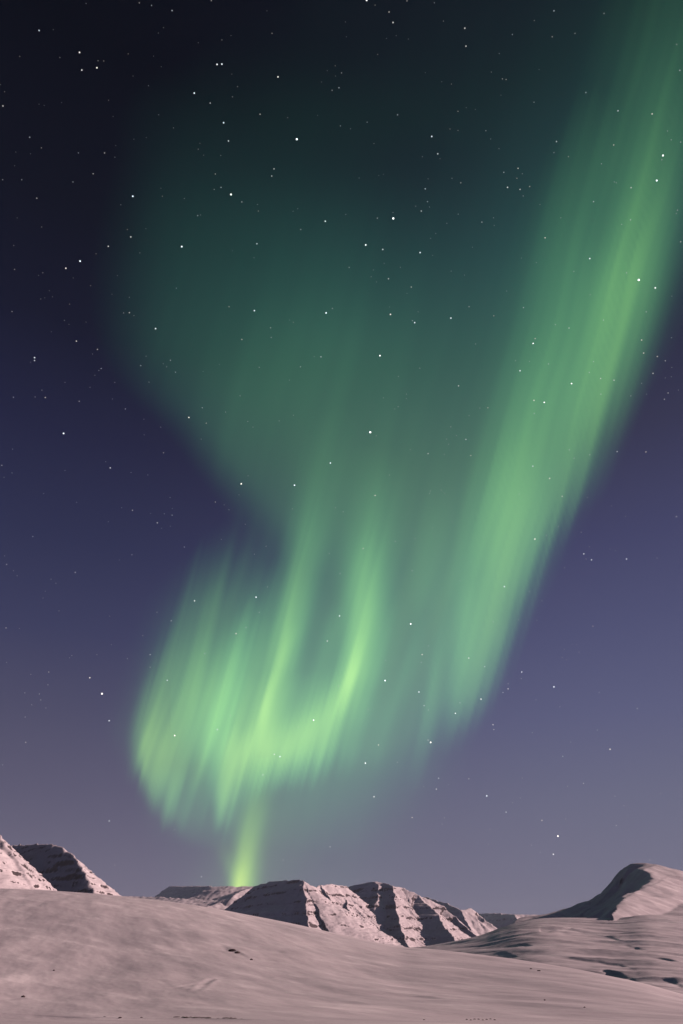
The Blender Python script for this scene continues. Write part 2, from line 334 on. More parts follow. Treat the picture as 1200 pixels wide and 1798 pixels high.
# central massif
mountain('mountain', -900, 1000, 3500, 6600, 3.4, 5.5,
    [([(443,1558,5800),(459,1552.5,5450),(478,1547,5100),(505,1546,4750),(533,1546,4480)], 38, 30, 1.0),
     ([(533,1546,4480),(537,1572,4330),(540,1602,4150),(543,1640,3950)], 37, 36, 1.3),
     ([(533,1546,4480),(545,1553,4560),(556,1560,4660),(562,1553.5,4780),(585,1553,4900),(606,1556,5050),(614,1560,5200)], 36, 37, 1.2),
     ([(564,1553.5,4780),(577,1570,4640),(588,1590,4470),(604,1625,4230),(622,1660,4000)], 36, 36, 1.4),
     ([(603,1556,5050),(607,1575,4850),(615,1600,4620),(634,1630,4350),(658,1665,4100)], 36, 40, 0.8),
     ([(612,1557,5600),(628,1552,5500),(645,1549,5420),(656,1546.5,5350),(672,1549,5350)], 40, 36, 0.6),
     ([(656,1546.5,5350),(663,1553,5290),(665,1566,5190),(662,1584,5030)], 36, 38, 0.2),
     ([(672,1549,5350),(690,1556,5220),(694,1578,5020),(699,1605,4820),(704,1632,4600),(722,1672,4250)], 40, 35, 1.3),
     ([(690,1556,5220),(705,1559,5250),(727,1567,5250),(740,1575,5230),(752,1579,5250),(778,1592,5250),(800,1610,5200),(845,1650,4950)], 34, 35, 1.0),
     ([(735,1572,5240),(752,1588,5120),(768,1606,4980),(786,1632,4750),(806,1665,4450)], 24, 32, 0.6)],
    'craggy snow mountain in the middle with spurs, gullies and dark rock bands', M_MOUNT, per=58, k=0.85, seed=31, gully=7, gw=52, rough=0.5, concave=1600)
mountain('mountain', 350, 1500, 5400, 7600, 5.5, 9.0,
    [([(745,1574,7400),(760,1579,6900),(790,1588,6500),(809,1597,6200)], 38, 30, 0.8), ([(809,1597,6200),(817,1612,6080),(828,1634,5900),(836,1655,5700)], 38, 34, 1.0),
     ([(809,1597,6200),(826,1594,6300),(838,1603,6300),(850,1614,6250),(870,1628,6200),(892,1640,6150)], 34, 34, 1.0)],
    'small stepped snow ridge at the right end of the middle mountain', M_MOUNT, per=38, k=1.05, seed=47, gully=16, gw=60)
mountain('mountain', 900, 3600, 8000, 12000, 9, 14,
    [([(830,1604,11800),(865,1604,10500),(903,1605.5,9400)], 38, 4, 0.6), ([(903,1605.5,9400),(912,1622,9000),(918,1636,8700)], 36, 34, 0.8),
     ([(903,1605.5,9400),(930,1605.5,9450),(955,1605.5,9500),(1010,1606,9600),(1080,1606,9700)], 3, 33, 0.8)],
    'distant flat-topped table mountain between the middle mountain and the right hill', M_MOUNT, per=75, k=1.0, seed=58, gully=22, gw=120)
# rounded hill at the right: a gentle dome whose left side breaks off along an edge line
EDGE = [at(*p)[:2] for p in [(1092,1640,1640),(1108,1622,1800),(1138,1598,1950),(1156,1578,2070),(1150,1560,2160),(1126,1544,2240),(1120,1534,2300),(1132,1526,2350),(1112,1519,2390),(1098,1518,2450),(1085,1515,2900),(1070,1500,4000)]]
def left_break(X, Y, Z):
    wx = X + 5*fbm(X/70, Y/70, 3, 301); wy = Y
    best = np.full(X.shape, 1e9); sg = np.ones(X.shape)
    for (ax, ay), (bx, by) in zip(EDGE[:-1], EDGE[1:]):
        dx, dy = bx-ax, by-ay; t = np.clip(((wx-ax)*dx+(wy-ay)*dy)/(dx*dx+dy*dy), 0, 1)
        d = np.hypot(wx-ax-t*dx, wy-ay-t*dy); s_ = (wx-ax)*dy-(wy-ay)*dx; m = d < best
        best[m] = d[m]; sg[m] = np.sign(s_)[m]
    s_ = -best*sg + 10                     # > 0 on the left side
    drop = smooth_interp(np.maximum(s_, 0), [0, 12, 44, 79, 131, 192, 245, 400, 900], [0, 2, 27, 63, 97, 122, 137, 160, 240])
    gl = fbm(Y/60, s_/220, 3, 310)*sstep(10, 70, s_)*7
    return np.where(s_ > 0, Z - drop - gl, Z)
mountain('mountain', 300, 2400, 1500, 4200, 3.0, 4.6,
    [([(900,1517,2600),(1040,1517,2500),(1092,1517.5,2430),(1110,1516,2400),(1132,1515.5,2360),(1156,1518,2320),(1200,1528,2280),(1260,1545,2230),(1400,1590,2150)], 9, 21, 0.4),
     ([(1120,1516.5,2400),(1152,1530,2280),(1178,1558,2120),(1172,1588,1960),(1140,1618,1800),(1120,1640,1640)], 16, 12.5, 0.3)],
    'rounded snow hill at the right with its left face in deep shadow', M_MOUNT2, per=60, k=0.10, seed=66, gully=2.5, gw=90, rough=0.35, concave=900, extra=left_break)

# ------------------------------------------------------------------ northern lights: thin curtains of glowing air 100 km away
def hat(y, nodes):
    """node table (y, x, left width, right width, strength) -> smooth curves over y"""
    nodes = sorted(nodes); ys = [n[0] for n in nodes]
    return [smooth_interp(y, ys, [n[k] for n in nodes]) for k in (1, 2, 3, 4)]
def ray(x, y, nodes, p=2.0):
    xc, wl, wr, a = hat(y, nodes)
    ys = [n[0] for n in nodes]
    a = np.where((y < min(ys)) | (y > max(ys)), 0, np.maximum(a, 0)); d = x-xc
    w = np.maximum(np.where(d < 0, wl, wr), 1)
    return a*np.exp(-np.abs(d/w)**p)
def streaks(x, y, seed, lo=0.75, amp=0.35, f=26.0, lean=0.27):
    s = x + lean*(y-1000) + 14*perlin(x/300, y/260, seed+2)
    n = 0.6*perlin(s/f, y/900, seed) + 0.4*perlin(s/(f*0.42), y/500, seed+1)
    return 1 + amp*n
VX = [-100, 0, 100, 200, 300, 400, 500, 600, 700, 800, 900, 1000, 1100, 1200, 1300]
VY = [-100, 0, 100, 200, 300, 400, 500, 600, 700, 800, 900, 1000, 1100, 1200, 1300, 1400, 1500, 1600]
VEIL = [  # green light of the broad glow, thousandths
 [0,0,0,1,2,3,4,4,5,7,9,12,20,28,28],
 [0,0,0,2,3,5,6,7,7,9,11,16,24,32,34],
 [0,0,1,3,5,8,9,9,10,12,16,24,34,42,44],
 [0,0,2,7,13,17,18,17,16,18,24,34,44,50,50],
 [0,0,1,9,22,28,26,22,18,22,34,48,56,50,40],
 [0,0,2,17,38,48,48,42,36,38,52,66,68,50,30],
 [0,0,4,26,52,68,76,72,62,62,78,92,80,36,10],
 [0,0,4,26,56,82,108,110,94,90,105,115,76,18,2],
 [0,0,2,14,42,92,122,128,118,115,135,125,46,4,0],
 [0,0,0,4,26,80,118,140,145,145,155,100,12,0,0],
 [0,0,0,0,6,44,105,150,172,182,160,50,2,0,0],
 [0,0,0,0,4,34,86,150,190,200,110,12,0,0,0],
 [0,0,0,1,16,60,130,180,205,210,50,2,0,0,0],
 [0,0,0,2,36,90,150,180,210,170,22,2,0,0,0],
 [0,0,0,4,36,90,150,170,165,88,16,4,2,0,0],
 [0,0,0,4,36,80,100,96,70,34,16,6,4,2,0],
 [0,0,0,4,10,34,48,46,36,24,14,6,4,2,0],
 [0,0,0,4,10,24,24,22,18,14,8,4,2,0,0]]
def table(x, y):
    T = np.array(VEIL, float)/1000*0.92
    def w(v, g):
        i = np.clip(np.searchsorted(g, v)-1, 1, len(g)-3); t = (v-g[0])/100.0 - i
        t = np.clip(t, 0, 1) if False else t
        return i, (-.5*t**3+t**2-.5*t, 1.5*t**3-2.5*t**2+1, -1.5*t**3+2*t**2+.5*t, .5*t**3-.5*t**2)
    ix, wx = w(np.clip(x, 0, 1199), VX); iy, wy = w(np.clip(y, 0, 1499), VY)
    s = 0
    for a in range(4):
        for b in range(4): s = s + wy[a]*wx[b]*T[iy-1+a, ix-1+b]
    return np.maximum(s, 0)
def line_side(x, y, pts):
    """x position of a polyline at each y, smooth"""
    pts = sorted((p[1], p[0]) for p in pts)
    return smooth_interp(y, [p[0] for p in pts], [p[1] for p in pts])
RIGHT_EDGE = [(1330,250),(1262,400),(1215,500),(1165,600),(1112,700),(1062,800),(1015,900),(968,1000),(922,1080),(895,1140),(872,1190),(842,1240),(800,1290),(760,1340),(730,1400),(700,1500),(690,1600)]
LEFT_EDGE = [(120,0),(120,200),(135,400),(150,520),(170,600),(215,680),(300,755),(362,830),(420,900),(478,960),(520,1010)]
def f_veil(x, y):
    v = table(x, y)
    xr = line_side(x, y, RIGHT_EDGE); sf = 1 + 1.6*sstep(1280, 1430, y); v = v*(1-sstep(-95*sf, 75*sf, x-xr))
    xl = line_side(x, y, LEFT_EDGE); soft = 88 + 90*sstep(800, 400, y)
    cut = sstep(-soft*0.55, soft*0.95, x-xl); low = sstep(860, 1120, y)*sstep(150, 330, x); v = v*(cut + (1-cut)*low)
    v = v*(1-0.22*sstep(620, 400, x)*sstep(700, 450, y))
    return v*streaks(x, y, 3, amp=0.10+0.16*sstep(500, 1100, y), f=52)
def ragged(x, y, amp, seed, f=15.0, lean=0.27):
    """rays start and end at uneven heights"""
    s = x + lean*(y-1000)
    return y + amp*(0.65*perlin(s/f, s*0+seed, seed) + 0.35*perlin(s/(f*0.37), s*0+seed, seed+1))
def f_right(x, y):
    y = ragged(x, y, 34, 51, 19)
    v = 0
    v = v + ray(x, y, [(-60,1200,80,80,.03),(0,1194,105,80,.03),(100,1180,98,70,.05),(200,1165,88,62,.085),(300,1147,78,58,.14),(400,1124,68,58,.21),(500,1094,60,62,.28),(600,1068,56,58,.27),(700,1040,50,52,.25),(780,1014,46,46,.20),(860,984,42,42,.16),(950,945,28,28,.10),(1030,915,26,24,.04),(1080,900,20,20,0)])
    v = v + ray(x, y, [(150,1050,36,34,0),(250,1040,56,40,.03),(350,1016,62,40,.06),(450,1000,66,40,.09),(550,985,68,44,.11),(650,962,66,48,.14),(750,936,62,48,.18),(820,915,60,50,.23),(900,900,62,52,.29),(980,886,66,46,.31),(1050,876,66,40,.28),(1110,870,54,30,.25),(1160,858,46,26,.18),(1200,845,36,26,.12),(1250,820,30,26,.04),(1290,800,20,20,0)])
    v = v + ray(x, y, [(1010,836,22,26,0),(1060,828,22,28,.06),(1110,819,22,30,.13),(1160,811,22,34,.16),(1210,803,24,36,.14),(1250,800,28,34,.08),(1290,792,28,30,.03),(1330,780,28,30,0)])
    v = v + ray(x, y, [(1060,790,12,14,0),(1110,777,12,13,.04),(1160,766,11,14,.07),(1220,757,11,14,.08),(1280,747,11,16,.06),(1340,733,12,18,.03),(1400,716,12,18,0)])
    v = v + ray(x, y, [(1080,744,12,16,0),(1130,728,12,16,.04),(1190,708,13,18,.05),(1250,686,14,18,.05),(1310,668,14,18,.03),(1370,655,14,16,0)])
    v = v + ray(x, y, [(850,770,30,34,0),(950,752,30,36,.03),(1050,742,26,30,.03),(1120,735,20,24,0)])
    return v*streaks(x, y, 11, amp=0.28, f=24)
def f_swirl(x, y):
    y = ragged(x, y, 24, 52, 15)
    v = 0
    # long pale ray up through the middle of the swirl
    v = v + ray(x, y, [(700,588,40,60,0),(800,562,34,60,.03),(880,545,28,50,.07),(950,534,28,42,.14),(1000,524,25,38,.20),(1050,515,25,36,.25),(1100,505,26,34,.29),(1150,494,27,32,.28),(1200,482,28,32,.22),(1250,468,22,26,.20),(1300,460,26,34,.14),(1350,455,26,34,.05),(1400,450,20,24,0)])
    v = v + ray(x, y, [(1090,522,9,11,0),(1130,506,10,12,.06),(1180,488,10,12,.10),(1220,473,9,11,.10),(1260,464,8,11,.09),(1300,459,8,10,.04),(1330,456,7,9,0)])
    # right arm of the swirl
    v = v + ray(x, y, [(780,662,50,54,0),(860,656,48,52,.04),(930,650,44,46,.09),(990,645,38,40,.18),(1040,642,34,38,.25),(1090,638,31,38,.32),(1140,629,28,38,.38),(1180,619,28,38,.42),(1215,607,32,40,.38),(1250,590,42,50,.32),(1285,562,56,64,.26),(1320,530,62,76,.20),(1355,500,56,76,.10),(1390,480,50,60,.02),(1410,480,50,60,0)])
    v = v + ray(x, y, [(1110,634,12,14,0),(1160,624,13,14,.08),(1195,615,13,16,.13),(1225,605,16,18,.08),(1265,590,18,20,0)])
    v = v + ray(x, y, [(1080,470,90,60,0),(1150,462,120,80,.05),(1210,455,130,120,.09),(1270,450,120,140,.13),(1320,450,90,140,.12),(1360,440,70,110,.05),(1390,430,50,80,0)], 3)
    # floor of the swirl
    v = v + ray(x, y, [(1180,480,60,110,0),(1230,478,80,96,.10),(1280,455,90,100,.17),(1320,430,70,100,.20),(1350,412,44,90,.17),(1385,400,26,60,.12),(1420,392,18,34,.07),(1460,388,14,24,0)])
    v = v + ray(x, y, [(1060,588,14,16,0),(1110,578,17,18,.05),(1160,568,20,20,.07),(1220,555,22,24,.06),(1270,540,22,26,.03),(1310,530,20,20,0)])
    v = v + ray(x, y, [(980,488,30,24,0),(1040,472,34,26,.04),(1110,452,38,26,.10),(1170,436,40,26,.13),(1230,420,38,26,.10),(1290,404,30,26,.04),(1330,395,24,20,0)])
    # lobe that hangs below
    v = v + ray(x, y, [(1270,424,26,26,0),(1320,410,24,34,.14),(1360,400,20,36,.20),(1395,392,15,32,.21),(1425,390,13,26,.13),(1455,393,14,22,.05),(1490,398,14,20,0)])
    return 1.12*v*streaks(x, y, 23, amp=0.22, f=28)
def f_left(x, y):
    y = ragged(x, y, 30, 53, 17)
    v = 0
    v = v + ray(x, y, [(960,355,28,60,0),(1040,345,24,70,.02),(1110,314,22,56,.05),(1170,289,21,46,.09),(1220,271,21,44,.13),(1270,259,20,46,.18),(1320,256,19,52,.24),(1355,259,18,50,.22),(1390,269,18,48,.14),(1425,284,19,50,.05),(1460,304,20,50,0)])
    v = v + ray(x, y, [(960,412,22,34,0),(1020,390,24,34,.012),(1070,374,24,34,.035),(1130,358,26,40,.08),(1180,347,28,46,.13),(1230,334,32,52,.16),(1280,318,36,50,.14),(1330,308,34,40,.12),(1370,302,28,34,.09),(1410,300,20,16,.03),(1450,302,20,20,0)])
    v = v + ray(x, y, [(1050,446,22,20,0),(1110,424,22,20,.07),(1170,408,20,20,.12),(1230,394,24,22,.13),(1290,376,20,20,.12),(1340,362,16,16,.11),(1380,354,13,14,.07),(1420,348,12,14,.02),(1450,345,12,14,0)])
    v = v + ray(x, y, [(880,450,50,60,0),(940,440,64,66,.012),(1000,424,84,70,.03),(1060,402,92,74,.05),(1110,385,95,70,.05),(1190,370,95,70,.07),(1240,360,95,70,.08),(1290,350,95,70,.09),(1340,345,80,60,.07),(1385,340,70,55,.035),(1430,340,60,50,0)])
    return 1.32*v*streaks(x, y, 31, amp=0.30, f=26)
def f_plume(x, y):
    v = ray(x, y, [(1310,466,18,24,0),(1370,455,18,26,.08),(1420,445,18,26,.17),(1470,434,17,26,.28),(1510,427,15,25,.44),(1540,422,13,25,.62),(1575,418,12,25,.70),(1620,414,12,25,.6),(1680,408,12,30,.3)])
    v = v + ray(x, y, [(1470,392,20,14,0),(1500,398,16,14,.06),(1530,406,12,14,.10),(1570,409,10,14,.10),(1620,410,10,14,.05),(1680,410,10,14,0)])
    v = v + ray(x, y, [(1380,470,60,80,0),(1440,455,60,90,.035),(1500,440,60,90,.045),(1560,425,70,70,.05),(1640,420,70,60,.05),(1680,420,60,60,.03)])
    return v*streaks(x, y, 41, amp=0.12, f=14)
def f_fringe(x, y):
    v = ray(x, y, [(1340,290,30,110,0),(1390,298,32,110,.06),(1430,314,32,94,.085),(1458,336,34,84,.055),(1495,370,40,60,0)])
    v = v + ray(x, y, [(1290,560,60,160,0),(1350,560,80,150,.045),(1400,560,90,130,.05),(1450,560,90,110,.03),(1520,560,80,100,0)])
    return v
# colour of the light for a green strength g: teal when faint, yellow-green when strong
def a_colour(g, warm):
    r = g*(0.27+0.40*g + 0.10*warm); b = g*(0.41-0.52*g+0.42*g*g)*(1-0.75*warm)
    return r, g, b
def glow_material():
    m = bpy.data.materials.new('glowing_air'); m.use_nodes = True; t = m.node_tree; t.nodes.clear(); L = t.links
    at_ = N(t, 'ShaderNodeAttribute'); at_.attribute_name = 'glow'
    e = N(t, 'ShaderNodeEmission'); e.inputs[1].default_value = 1.0; L.new(at_.outputs['Color'], e.inputs[0])
    tr = N(t, 'ShaderNodeBsdfTransparent'); ad = N(t, 'ShaderNodeAddShader'); L.new(e.outputs[0], ad.inputs[0]); L.new(tr.outputs[0], ad.inputs[1])
    o = N(t, 'ShaderNodeOutputMaterial'); L.new(ad.outputs[0], o.inputs[0])
    try: m.cycles.emission_sampling = 'NONE'
    except Exception: pass
    return m
GLOW = glow_material()
def curtain(name, fn, warm, dist, fold, box, step, label, seed, thr=0.004):
    x0, x1, y0, y1 = box
    px, py = np.meshgrid(np.arange(x0, x1+step, step, dtype=float), np.arange(y0, y1+step, step, dtype=float), indexing='ij')
    yc = np.maximum(py, -60); xc = px + (py-yc)*0.12       # above the frame the rays run on and fade
    g = fn(xc, yc)*np.clip(1+(py-yc)/420, 0, 1)*(1-sstep(1230, 1480, px)*0.999)
    g = np.maximum(g-thr, 0)*(1+thr)
    a, f, u = dirs(px, py); n = np.sqrt(a*a+f*f+u*u)
    s = px + 0.27*(py-1000)
    R = dist + fold*(0.8*np.sin(s/150+seed) + 0.5*perlin(s/60, py/1500, seed))   # the curtain's folds, in metres
    keep = (g > 0) & (u > 0.01)
    o, used = grid_mesh(name, a/n*R, f/n*R, u/n*R, GLOW, keep=keep)
    r, gg, b = a_colour(g, warm(px, py) if callable(warm) else warm)
    c = np.stack([r, gg, b, np.ones_like(r)], -1).reshape(-1, 4)[used]
    at_ = o.data.color_attributes.new('glow', 'FLOAT_COLOR', 'POINT'); at_.data.foreach_set('color', c.astype(np.float32).ravel())
    tag(o, label, 'aurora', 'curtains of northern lights'); return o
curtain('aurora_curtain', f_veil, lambda x, y: -0.95*sstep(1000, 350, y), 150000, 7000, (60, 1500, -420, 1620), 7, 'broad dim teal-green veil filling the middle and upper sky', 1)
curtain('aurora_curtain', f_right, 0.08, 128000, 5000, (620, 1500, -420, 1420), 5, 'tall bright green band sweeping up to the top right corner', 2)
curtain('aurora_curtain', f_swirl, 0.05, 116000, 4000, (300, 820, 640, 1510), 3.5, 'brightest yellow-green curled curtain low in the middle, left of centre', 3)
curtain('aurora_curtain', f_left, 0.15, 120000, 4000, (180, 560, 840, 1480), 3.5, 'leftmost green curtain with vertical rays and a rounded lower edge', 4)
curtain('aurora_curtain', f_plume, 0.7, 135000, 2500, (240, 620, 1330, 1640), 3, 'narrow lime-green beam rising from behind the dark plateau', 5, 0.003)
curtain('aurora_curtain', f_fringe, 0, 140000, 3000, (200, 900, 1260, 1530), 7, 'pale ragged haze of green hanging under the curled curtain', 6)

